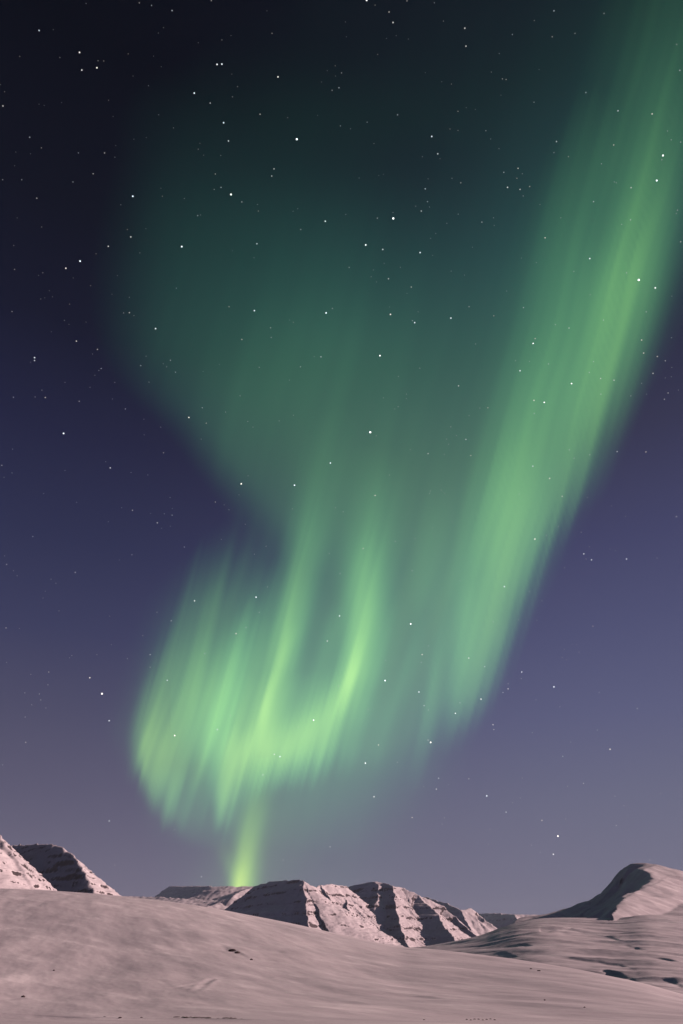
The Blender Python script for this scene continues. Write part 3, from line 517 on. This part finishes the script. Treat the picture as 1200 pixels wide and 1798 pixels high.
# ------------------------------------------------------------------ stars
STARS = """650.5,759,5.5;521.5,244.5,5;691,383.5,5;1122,491.5,5;406,341.5,4.5;179.5,1218,4.5;233.5,344.5,4;319.5,433,4;141,458.5,4;573,549.5,4;644,0.5,4;
642.5,430,4;1164.5,273,4;1153.5,317,4;112,761,4;424,849.5,4;517.5,852,4;667.5,624.5,4;721.5,1095.5,4;676.5,1195,4;756.5,1303.5,4;980,1468,4;
571.5,388.5,3.5;488.5,135,3.5;341.5,163.5,3.5;393,215.5,3.5;381.5,113,3.5;390,112.5,3.5;170.5,119,3.5;140,92,3.5;273.5,577,3.5;447,545.5,3.5;
116,471,3.5;758.5,239.5,3.5;738,443.5,3.5;792,558.5,3.5;686,552,3.5;728.5,566.5,3.5;1151,505.5,3.5;61,628,3.5;332,733,3.5;580.5,813,3.5;
450,1048.5,3.5;936.5,603,3.5;1004,673.5,3.5;956,706.5,3.5;307,1291.5,3.5;551,1264.5,3.5;642,1340,3.5;855,1397.5,3.5;973,1206,3.5;144,123,3;
190.5,432.5,3;230,416,3;451.5,428,3;401.5,247.5,3;69,53.5,3;5.5,186,3;134.5,599,3;690.5,39.5,3;816.5,49.5,3;818.5,81,3;769,270,3;891.5,329,3;
672.5,438,3;1036,454,3;61,633,3;194,821.5,3;342,1055,3;596.5,1081.5,3;913.5,651,3;939.5,946.5,3;1025.5,972.5,3;1039,983,3;1100.5,981.5,3;886,1030,3;
158,1190,3;192,1265.5,3;492,1328.5,3;736,1215,3;845,1227.5,3;800,1252.5,3;657,1399,3;972,1500,3;1071.5,1315.5,3;916.5,1180,3;369.5,181,2.5;
457,200.5,2.5;481.5,296.5,2.5;477.5,309,2.5;52.5,241,2.5;184,268.5,2.5;164,305,2.5;65,348,2.5;302.5,18.5,2.5;227.5,549,2.5;425,596,2.5;595.5,154,2.5;
683.5,21,2.5;973,19,2.5;1085.5,194.5,2.5;1145.5,200,2.5;698.5,201.5,2.5;977.5,248.5,2.5;910,295.5,2.5;913.5,332.5,2.5;747,331.5,2.5;740,370.5,2.5;
682.5,489.5,2.5;722.5,504,2.5;957.5,417.5,2.5;1127,597,2.5;171.5,613.5,2.5;80,698,2.5;564,626.5,2.5;233,896,2.5;276.5,918,2.5;132.5,1005,2.5;
938,703,2.5;805.5,677.5,2.5;1130.5,620,2.5;1154.5,626,2.5;1147,655.5,2.5;818.5,771.5,2.5;752,796.5,2.5;1084,793,2.5;1134.5,793.5,2.5;936,818.5,2.5;
965.5,840,2.5;659,870,2.5;1188,907,2.5;294,1194.5,2.5;415,1112.5,2.5;575,1125.5,2.5;382,1281,2.5;482,1324.5,2.5;192,1441.5,2.5;354,1539.5,2.5;
741.5,1149.5,2.5;823.5,1155.5,2.5;665,1308,2.5;770.5,1366.5,2.5;766.5,1385.5,2.5;889,1426,2.5;724,1435.5,2.5;952,1440.5,2.5;892.5,1209.5,2.5;
866,1272.5,2.5;128.5,319.5,2;138,268.5,2;73,259.5,2;5,315.5,2;38.5,315.5,2;266.5,9.5,2;245,5,2;371.5,1,2;478,58.5,2;378.5,305.5,2;388.5,329,2;
425,354.5,2;347.5,378.5,2;26,473,2;21.5,547,2;402.5,538.5,2;528.5,403,2;475.5,575.5,2;583.5,158.5,2;584,541.5,2;598,221,2;715,1.5,2;900,60.5,2;
970,64.5,2;600,128,2;882.5,138.5,2;889,139.5,2;1029,162.5,2;1194,123.5,2;804.5,195.5,2;645,214.5,2;885,302.5,2;930.5,327.5,2;809.5,321,2;751,354,2;
663,383,2;846.5,390,2;613.5,469.5,2;824,538.5,2;724.5,563,2;867.5,554.5,2;919.5,540,2;1042.5,354,2;1078,254.5,2;1108.5,329.5,2;1195.5,424.5,2;
999.5,576,2;940,594.5,2;247.5,642,2;299.5,632.5,2;308.5,653.5,2;178,647,2;24,697.5,2;139.5,704.5,2;220.5,718,2;355.5,716,2;362.5,743,2;287.5,795,2;
528,644,2;3.5,817,2;302.5,904.5,2;58,942,2;12,991,2;324,960.5,2;378.5,881.5,2;232,974,2;301,1090,2;1055,664.5,2;1078.5,667.5,2;1168.5,633.5,2;
1173.5,690,2;1167,701,2;857,716,2;827,800,2;987.5,871.5,2;638,963,2;11,1102.5,2;264,1149.5,2;86,1180,2;45.5,1303.5,2;462,1360.5,2;580,1487,2;
851.5,1170.5,2;745,1239,2;752,1299.5,2;823.5,1367.5,2;1082.5,1449.5,2;1025,1375.5,2;988.5,1328,2;1119.5,1244,2;1041.5,1099.5,2;883.5,1216,2;
867.5,1281,2;151.5,6,1.5;172.5,106.5,1.5;182.5,107,1.5;35,99,1.5;105.5,101,1.5;225.5,94.5,1.5;191,176,1.5;202,276,1.5;261,150.5,1.5;279,201.5,1.5;
305,224.5,1.5;348.5,262,1.5;388,273,1.5;376.5,332.5,1.5;454,370.5,1.5;285.5,344.5,1.5;212.5,359.5,1.5;224,403,1.5;169,445.5,1.5;73.5,398.5,1.5;
24.5,431,1.5;75.5,479,1.5;159.5,501.5,1.5;310,506,1.5;72,525,1.5;122.5,534,1.5;113.5,562.5,1.5;217.5,549.5,1.5;515.5,566,1.5;476.5,592.5,1.5;
417.5,152,1.5;408.5,170,1.5;390,70,1.5;505.5,206.5,1.5;589,115.5,1.5;1,148.5,1.5;8.5,161,1.5;659,9,1.5;763,5,1.5;779,37,1.5;1061,23.5,1.5;
938.5,36,1.5;1010,58.5,1.5;877,94,1.5;663.5,95.5,1.5;863,126.5,1.5;793,147.5,1.5;938,179.5,1.5;1188.5,78,1.5;616,226,1.5;657,252,1.5;742,275,1.5;
790.5,226.5,1.5;804.5,229,1.5;853.5,229.5,1.5;973,268,1.5;998.5,275,1.5;908,313,1.5;919,344,1.5;794,313,1.5;752,314,1.5;607.5,376.5,1.5;805,376,1.5;
785,392,1.5;867,382.5,1.5;703.5,469.5,1.5;652,486,1.5;792.5,476,1.5;734.5,547.5,1.5;890,511,1.5;1056.5,287.5,1.5;1162.5,280.5,1.5;1195.5,249.5,1.5;
1190,369,1.5;1107.5,386,1.5;1100.5,479,1.5;1135,547.5,1.5;1060,562,1.5;975.5,570,1.5;1179.5,593,1.5;54,636,1.5;293,644,1.5;262,671,1.5;202,671.5,1.5;
174,650.5,1.5;74,685,1.5;62,697,1.5;396.5,723.5,1.5;422,695,1.5;435.5,740,1.5;490.5,739,1.5;282.5,750,1.5;353.5,771,1.5;455.5,645,1.5;186,810.5,1.5;
230.5,829.5,1.5;260,834,1.5;114.5,826,1.5;22.5,788.5,1.5;21.5,830.5,1.5;77,866.5,1.5;135,882,1.5;214,891.5,1.5;289,902,1.5;299,873.5,1.5;
190.5,916,1.5;24,1002,1.5;30.5,1011,1.5;389,947,1.5;402.5,895,1.5;431,920.5,1.5;90,1017,1.5;98.5,1024,1.5;104,1072.5,1.5;276,1075,1.5;597.5,1007,1.5;
938.5,726,1.5;737.5,646.5,1.5;700,661,1.5;699.5,714,1.5;835.5,604,1.5;963.5,639,1.5;1042.5,635,1.5;1035,654,1.5;1055.5,692,1.5;1127,673,1.5;
1108,695,1.5;792,749.5,1.5;720.5,789.5,1.5;661,765,1.5;1000,790,1.5;1036,798.5,1.5;756,862,1.5;754.5,866.5,1.5;603,898.5,1.5;694.5,950.5,1.5;
724,1002,1.5;1021,934.5,1.5;1098.5,906.5,1.5;1029.5,981.5,1.5;1154,980,1.5;991.5,997,1.5;930,1039,1.5;952,1055,1.5;170.5,1149.5,1.5;126.5,1151,1.5;
54.5,1184,1.5;84.5,1202.5,1.5;44,1216.5,1.5;69.5,1218.5,1.5;72,1229,1.5;44.5,1259,1.5;264,1171.5,1.5;224,1156.5,1.5;432.5,1102,1.5;360,1147.5,1.5;
405,1256.5,1.5;595,1204.5,1.5;202,1519,1.5;497.5,1510,1.5;808,1234,1.5;752.5,1246.5,1.5;647,1246,1.5;698,1338.5,1.5;780.5,1436,1.5;776.5,1447,1.5;
933.5,1484,1.5;1141.5,1510,1.5;1160.5,1393,1.5;1080,1398,1.5;997,1380.5,1.5;1049,1282,1.5;1052.5,1216,1.5;915.5,1191.5,1.5;892.5,1200.5,1.5;
935,1286.5,1.5;1017,1145,1.5;28,267,1;54,270,1;26,291,1;469,19,1;108.5,180,1;69,183,1;78,185,1;199,204.5,1;203.5,255.5,1;235.5,244.5,1;257,241.5,1;
283.5,117,1;351.5,251.5,1;358,272.5,1;452.5,359,1;352.5,377.5,1;283,330.5,1;324,348.5,1;256.5,401.5,1;246,444,1;30.5,382.5,1;68,483.5,1;129,488,1;
206.5,484,1;197,516.5,1;227.5,522,1;79,523,1;92.5,521,1;87,510.5,1;121.5,569.5,1;151.5,565.5,1;235.5,554,1;90.5,582.5,1;523,366.5,1;515,371,1;
408.5,440,1;446.5,452.5,1;508.5,562,1;407.5,130,1;406,62.5,1;348.5,75,1;558,202.5,1;589.5,133.5,1;565,144,1;575,124,1;278.5,58,1;287.5,48.5,1;94,52,1;
234,133.5,1;270,98.5,1;679,67.5,1;717.5,68.5,1;696,62.5,1;607,38.5,1;608.5,64.5,1;776,143.5,1;747,127.5,1;947,122,1;880,167,1;819,189,1;835,192,1;
773,278.5,1;862,244,1;876.5,261,1;917.5,305,1;754.5,363.5,1;730.5,362,1;690.5,373,1;868,396,1;675,462.5,1;656,474,1;661.5,495,1;715,515,1;816,483,1;
830,434,1;756.5,418.5,1;765.5,410,1;760,448.5,1;684.5,539,1;916,453,1;942,461,1;948.5,359,1;985,382.5,1;1079,319.5,1;1082.5,321,1;1188,375,1;
1092,394,1;1179,245.5,1;1172.5,230,1;1008,476.5,1;1036.5,517.5,1;1180,520,1;665.5,308,1;673.5,306,1;631,312.5,1;287,638.5,1;257,625.5,1;167,659,1;
163,621.5,1;114.5,671.5,1;158.5,680,1;198,700.5,1;253,736,1;515.5,729,1;444.5,750,1;253.5,763.5,1;357,652,1;385.5,640,1;552,626,1;508.5,667.5,1;
7.5,838,1;265,901.5,1;303,893,1;299.5,924,1;284,927.5,1;8.5,976,1;394,886.5,1;436,835.5,1;420,869,1;210,983,1;80,1038,1;76,1050,1;193,1082,1;
455.5,1075,1;470,1030.5,1;447,973,1;467.5,959,1;513.5,893.5,1;589.5,891.5,1;578.5,972,1;714,692,1;714,700,1;673.5,698.5,1;693.5,718,1;905.5,633,1;
930,634.5,1;1180,645,1;1179,661.5,1;1168.5,663.5,1;1135.5,692,1;1191.5,685,1;843,716.5,1;824,730,1;802,764.5,1;788,780,1;784.5,771,1;780.5,797.5,1;
1008.5,804.5,1;912,867.5,1;684,834,1;775,860.5,1;781,866,1;760,926.5,1;795,916,1;729,945.5,1;960,940,1;981,924.5,1;1032,873.5,1;1081,966.5,1;
1071.5,964,1;808,1019.5,1;866.5,1092,1;911,1088.5,1;1074,888.5,1;1035,960,1;34.5,1103.5,1;122.5,1155,1;56,1237.5,1;81,1243,1;12,1163,1;251,1116,1;
196,1132,1;524,1276.5,1;307,1456.5,1;5,1343,1;752.5,1134,1;677.5,1159.5,1;667,1106.5,1;740,1163,1;744.5,1381,1;914,1401,1;900.5,1409.5,1;917.5,1366,1;
860.5,1456,1;858,1482,1;949,1496.5,1;993.5,1438,1;1096,1414.5,1;1002.5,1303,1;983.5,1241,1;941.5,1229,1;987.5,1154.5,1;991.5,1140,1;1005,1131,1;
1013,1131.5,1;995.5,1158.5,1;1074,1153,1;943,1089,1;700,1483.5,1;788,1377.5,1"""
ANCHORS = {(650.5,759):('largest star, white with a violet rim, in the middle of the sky','the violet-rimmed star'),
 (521.5,244.5):('brightest star high in the dark sky left of centre','the brightest high star'),
 (691,383.5):('bright star just right of centre above the green veil','the bright star above the veil'),
 (1122,491.5):('bright star on the right flank of the tall green band','the bright star in the right band'),
 (406,341.5):('bright star at the dim upper left part of the veil','the bright star in the upper veil'),
 (179.5,1218):('bright lone star in dark blue sky left of the green swirl','the bright star left of the swirl'),
 (233.5,344.5):('bright star by the upper left border of the veil','the bright star by the veil border'),
 (319.5,433):('bright star inside the left part of the dim veil','the bright star in the left veil'),
 (141,458.5):('bright star in dark sky just outside the veil on the left','the bright star outside the veil'),
 (573,549.5):('bright star in the teal part of the veil left of centre','the bright star in teal veil'),
 (644,0.5):('bright star cut by the top edge of the picture','the star on the top edge'),
 (642.5,430):('bright white star near the centre line in the upper veil','the star on the centre line'),
 (1164.5,273):('upper of two bright stars near the right edge in the green band','the upper right band star'),
 (1153.5,317):('lower of two bright stars near the right edge in the green band','the lower right band star'),
 (112,761):('bright star alone in the dark blue sky at middle left','the lone middle left star'),
 (424,849.5):('left one of two warm white stars along the lower edge of the veil','the left warm star'),
 (517.5,852):('right one of two warm white stars along the lower edge of the veil','the right warm star'),
 (667.5,624.5):('bright star straight above the violet-rimmed one in green veil','the star above the violet-rimmed one'),
 (721.5,1095.5):('bright star between the curled curtain and the right band','the star between the curtains'),
 (676.5,1195):('bright star just right of the brightest curl of green','the star beside the curl'),
 (756.5,1303.5):('bright star under the foot of the right green band','the star under the right band'),
 (980,1468):('brightest star low in the sky above the right hill','the star above the right hill'),
 (571.5,388.5):('white star in the upper veil, left of the centre line','the white upper veil star'),
 (488.5,135):('warm white star in the dark sky near the top, left of centre','the warm top star'),
 (341.5,163.5):('white star in the dark upper left sky below a close pair','the star below the top pair'),
 (393,215.5):('orange-white star in the upper left sky under the close pair','the orange-white star'),
 (390,112.5):('right star of the close level pair near the top','the close level pair'),
 (170.5,119):('largest star of the little group at top left','the top left group'),
 (273.5,577):('star well inside the left flank of the veil','the left flank star'),
 (447,545.5):('white star in the veil left of a brighter teal area star','the inner veil star'),
 (758.5,239.5):('bright star high in the dark sky right of centre','the high right star'),
 (792,558.5):('white star in the veil midway between centre and right band','the midway veil star'),
 (738,443.5):('warm star in the upper veil right of the centre line','the warm veil star'),
 (728.5,566.5):('yellowish star in mid veil with a dim companion','the yellowish star'),
 (1151,505.5):('orange star at the right edge beyond the green band','the orange edge star'),
 (61,628):('upper star of the upright close pair by the left edge','the upright pair'),
 (332,733):('star along the lower left border of the veil','the veil border star'),
 (580.5,813):('white star below left of the violet-rimmed one','the white star under the veil'),
 (450,1048.5):('white star in the dark notch over the green swirl','the notch star'),
 (936.5,603):('bright star in the left half of the tall band','the inner band star'),
 (1004,673.5):('orange-white star in the middle of the tall band','the orange band star'),
 (956,706.5):('white star in the tall band, lower left of an orange one','the white band star'),
 (307,1291.5):('star shining through the leftmost green curtain','the star in the left curtain'),
 (551,1264.5):('star shining through the floor of the green curl','the star in the curl'),
 (642,1340):('star just under the right side of the green curl','the star under the curl'),
 (855,1397.5):('star low in the violet sky right of the aurora','the low violet sky star'),
 (973,1206):('star alone in blue sky right of the green band foot','the star right of the band foot'),
 (190.5,432.5):('small star by the left veil border, above a bright one','the small border star'),
 (69,53.5):('small star near the top left corner','the corner star'),
 (972,1500):('lower small star of the two above the right hill','the lower hill star'),
 (844.5,1227.5):('small star at the lower tip of the right band','the band tip star'),
 (939.5,946.5):('small star on the right flank of the lower band','the lower flank star'),
 (1039,983):('rightmost of three small stars in the blue sky at right','the trio at right'),
 (194.5,821.5):('small star in dark blue sky at middle left','the small middle left star'),
 (342,1055):('small warm star at the top of the leftmost curtain','the left curtain top star'),
 (818.5,94):('x','y')}
ANCHORS = {k: v for k, v in ANCHORS.items() if v[0] != 'x'}
def nearest_star(q): return min(stars, key=lambda t: (t[0]-q[0])**2+(t[1]-q[1])**2)[:2]
def star_mesh(name, col, st):
    m = bpy.data.materials.new(name); m.use_nodes = True; t = m.node_tree; t.nodes.clear()
    e = N(t, 'ShaderNodeEmission'); e.inputs[0].default_value = col; e.inputs[1].default_value = st
    o = N(t, 'ShaderNodeOutputMaterial'); t.links.new(e.outputs[0], o.inputs[0])
    try: m.cycles.emission_sampling = 'NONE'
    except Exception: pass
    return m
SR = 100000.0
UNIT = SR/F                                       # metres per photograph pixel at that distance
def star_size(c): return 0.57 + 0.205*(c-1)
STRENGTH = {1:0.16, 1.5:0.24, 2:0.36, 2.5:0.52, 3:0.8, 3.5:1.15, 4:1.7, 4.5:2.2, 5:2.6, 5.5:3.2}
TINTS = [(1,1,1,1), (0.86,0.93,1,1), (1,0.93,0.84,1)]
SM = {}
def behind(x, y):
    """how bright the sky glows behind a star, in five steps: its light adds to that glow"""
    X_, Y_ = np.array([float(x)]), np.array([float(y)])
    g = sum(float(f(X_, Y_)[0]) for f in (f_veil, f_right, f_swirl, f_left, f_fringe)) + 0.02 + 0.16*max(0, (y-500)/1100)
    return min(4, int(g/0.08 + 0.5))
def star_data(c, k, q=0):
    if (c, k, q) not in SM:
        bm = bmesh.new(); bmesh.ops.create_icosphere(bm, subdivisions=1, radius=star_size(c)*UNIT)
        me = bpy.data.meshes.new('star'); bm.to_mesh(me); bm.free(); me.materials.append(star_mesh('starlight', TINTS[k], STRENGTH[c]*(1+0.12*q) + 0.10*q)); SM[(c, k, q)] = me
    return SM[(c, k, q)]
stars = [tuple(float(v) for v in s.split(',')) for s in STARS.replace('\n', '').split(';') if s]
def star_pos(x, y):
    a, f, u = dirs(x, y); n = math.sqrt(a*a+f*f+u*u)
    return (float(a/n*SR), float(f/n*SR), float(u/n*SR))
SECT = ['to the right of', 'below and right of', 'below', 'below and left of', 'to the left of', 'above and left of', 'above', 'above and right of']
ORD = ['nearest', 'second', 'third', 'fourth', 'fifth', 'sixth', 'seventh', 'eighth', 'ninth', 'tenth', 'eleventh', 'twelfth', 'thirteenth', 'fourteenth', 'fifteenth', 'sixteenth']
ANCHORS = {nearest_star(k): v for k, v in ANCHORS.items()}
akeys = list(ANCHORS); cells = {}
for i, (x, y, c) in enumerate(stars):
    if (x, y) in ANCHORS: continue
    a = min(akeys, key=lambda q: (q[0]-x)**2+(q[1]-y)**2); s = int(round(math.atan2(y-a[1], x-a[0])/(pi/4))) % 8
    cells.setdefault((a, s), []).append((math.hypot(x-a[0], y-a[1]), i))
slabel = {}
for (a, s), L_ in cells.items():
    for k, (d, i) in enumerate(sorted(L_)):
        c = stars[i][2]; word = 'bright' if c >= 3.5 else 'small' if c >= 2.5 else 'faint' if c >= 1.5 else 'very faint'
        slabel[i] = f'{word} star, {ORD[min(k, 15)]} one {SECT[s]} {ANCHORS[a][1]}'
for i, (x, y, c) in enumerate(stars[:300]):
    o = bpy.data.objects.new('star', star_data(c, (int(x*7+y*3)) % 3 if c < 5 else 0, behind(x, y))); C.objects.link(o); o.location = star_pos(x, y)
    tag(o, ANCHORS[(x, y)][0] if (x, y) in ANCHORS else slabel[i], 'star', 'stars scattered over the night sky')
bm = bmesh.new()
for x, y, c in stars[300:]:
    p = star_pos(x, y); r = star_size(c)*UNIT
    vs = bmesh.ops.create_icosphere(bm, subdivisions=1, radius=r)['verts']
    bmesh.ops.translate(bm, verts=vs, vec=p); q = behind(x, y)
    for f in {f for v in vs for f in v.link_faces}: f.material_index = q
me = bpy.data.meshes.new('faint_stars'); bm.to_mesh(me); bm.free(); 
for q in range(5): me.materials.append(star_mesh('faint_starlight', (0.9,0.95,1,1), 0.19 + 0.12*q))
o = bpy.data.objects.new('faint_stars', me); C.objects.link(o)
tag(o, 'dust of the faintest stars scattered between the brighter ones', 'stars', kind='stuff')

# ------------------------------------------------------------------ rocks that poke through the snow, lumps in place of footprints
def rock_material():
    m = bpy.data.materials.new('dark_basalt'); m.use_nodes = True; t = m.node_tree; b = t.nodes['Principled BSDF']; L = t.links
    n = N(t, 'ShaderNodeTexNoise'); n.inputs['Scale'].default_value = 2.5; n.inputs['Detail'].default_value = 5
    r = ramp(t, [(0.35, (0.05,0.035,0.035,1)), (0.7, (0.15,0.11,0.105,1))]); L.new(n.outputs[0], r.inputs[0]); L.new(r.outputs[0], b.inputs['Base Color'])
    b.inputs['Roughness'].default_value = 0.85
    return m
BASALT = rock_material()
def rock(px, py, w, h, label, src=G2, seed=0):
    """w, h in photograph pixels"""
    fn = ground_z if src is G2 else mid_z
    x, y, z = ray_ground(px, py, fn, 160 if src is G2 else 440, 1500)
    k = y*1.1/F; rx, rz = w*k/2, h*k*0.62
    r = random.Random(seed*31+7)
    bm = bmesh.new(); bmesh.ops.create_icosphere(bm, subdivisions=2, radius=1)
    for v in bm.verts:
        q = 1 + 0.28*float(perlin(v.co.x*1.7+seed*3.1, v.co.y*1.7+v.co.z*1.3+seed, 5)) + r.uniform(-0.06, 0.06)
        v.co = (v.co.x*q*rx, v.co.y*q*max(rx*0.7, rz*1.2), max(v.co.z, -0.5)*q*rz)
    me = bpy.data.meshes.new('rock'); bm.to_mesh(me); bm.free(); me.materials.append(BASALT)
    o = bpy.data.objects.new('rock', me); C.objects.link(o); o.location = (x, y, z+rz*0.15); o.rotation_euler = (0, 0, r.uniform(-0.25, 0.25))
    tag(o, label, 'rock', 'dark rocks showing through the snow'); return o
ROCKS = [(311,1786.2,9,1.1),(322,1786.6,5,1.4),(328,1787.2,8,1.7),(335,1786.6,4,1.2),(345,1787.3,12,1.5),(358,1787.4,7,1.1),(366,1788,9,1.6),(383,1788.4,4,0.8),(397,1788,10,1.2),(406,1788.8,6,1.9),(411,1788.6,8,1.1),(424,1789.6,5,0.9)]
for i, (x, y, w, h) in enumerate(ROCKS):
    rock(x, y, w, h, ('leftmost dark stone of the row along the bottom snow bank' if i == 0 else 'rightmost dark stone of the row along the bottom snow bank' if i == len(ROCKS)-1
         else f'dark stone, {ORD[i]} from the left in the bottom row'.replace('nearest', 'first')), seed=i)
for i, (x, y, w, h, l) in enumerate([(41,1751,6,2.6,'small reddish rock on the snow near the left edge'),(95,1704.5,2.6,2,'tiny dark rock alone on the left slope'),
    (211,1787.5,5,1.6,'low dark stone left of the row at the bottom'),(184,1786,4,1.2,'smaller dark stone near the bottom left snow bank'),(249,1787,3.5,1.1,'tiny stone between the bottom left bank and the row'),
    (408,1669.5,12,3.2,'dark rock edge under the hollow on the slope, larger one'),(417,1673,8,2.4,'dark rock edge under the hollow on the slope, smaller one'),(442,1685.5,4,2,'small dark rock just right of the hollow on the slope'),
    (947,1705,4.5,1.6,'dark stone on the crest of the right foreground slope'),(933,1701.5,3.5,1.2,'smaller stone left of the one on the right crest'),(957,1756.5,2.6,1.5,'speck of dark rock low on the right slope'),
    (1027,1769,2.6,1.4,'speck of dark rock near the bottom right'),(745,1791,3,1.2,'dark stone near the footprints at the bottom middle')]):
    rock(x, y, w, h, l, seed=40+i)
for i, (x, y, w, h) in enumerate([(820+7*k, 1790.5+0.9*math.sin(k*1.9), 3.2, 1.1) for k in range(8)]):  # row of footprints, made as added dark basalt lumps instead of dents
    rock(x, y, w, h, f'dark lump for a footprint, {ORD[i]} from the left in the line at bottom centre right'.replace('nearest', 'first'), seed=70+i)

# ------------------------------------------------------------------ thin frosty air
bm = bmesh.new(); bmesh.ops.create_cube(bm, size=1)
for v in bm.verts: v.co = (v.co.x*32000, v.co.y*32000, v.co.z*(700+77) + (700-77)/2)
me = bpy.data.meshes.new('haze'); bm.to_mesh(me); bm.free()
m = bpy.data.materials.new('frosty_air'); m.use_nodes = True; t = m.node_tree; t.nodes.clear()
pv = N(t, 'ShaderNodeVolumePrincipled'); pv.inputs['Density'].default_value = HAZE; pv.inputs['Color'].default_value = (0.66, 0.80, 1.0, 1); pv.inputs['Anisotropy'].default_value = 0.0
o_ = N(t, 'ShaderNodeOutputMaterial'); t.links.new(pv.outputs[0], o_.inputs['Volume']); me.materials.append(m)
hz = bpy.data.objects.new('haze', me); C.objects.link(hz); tag(hz, 'thin frosty air that pales the distant mountains', 'haze', kind='stuff')
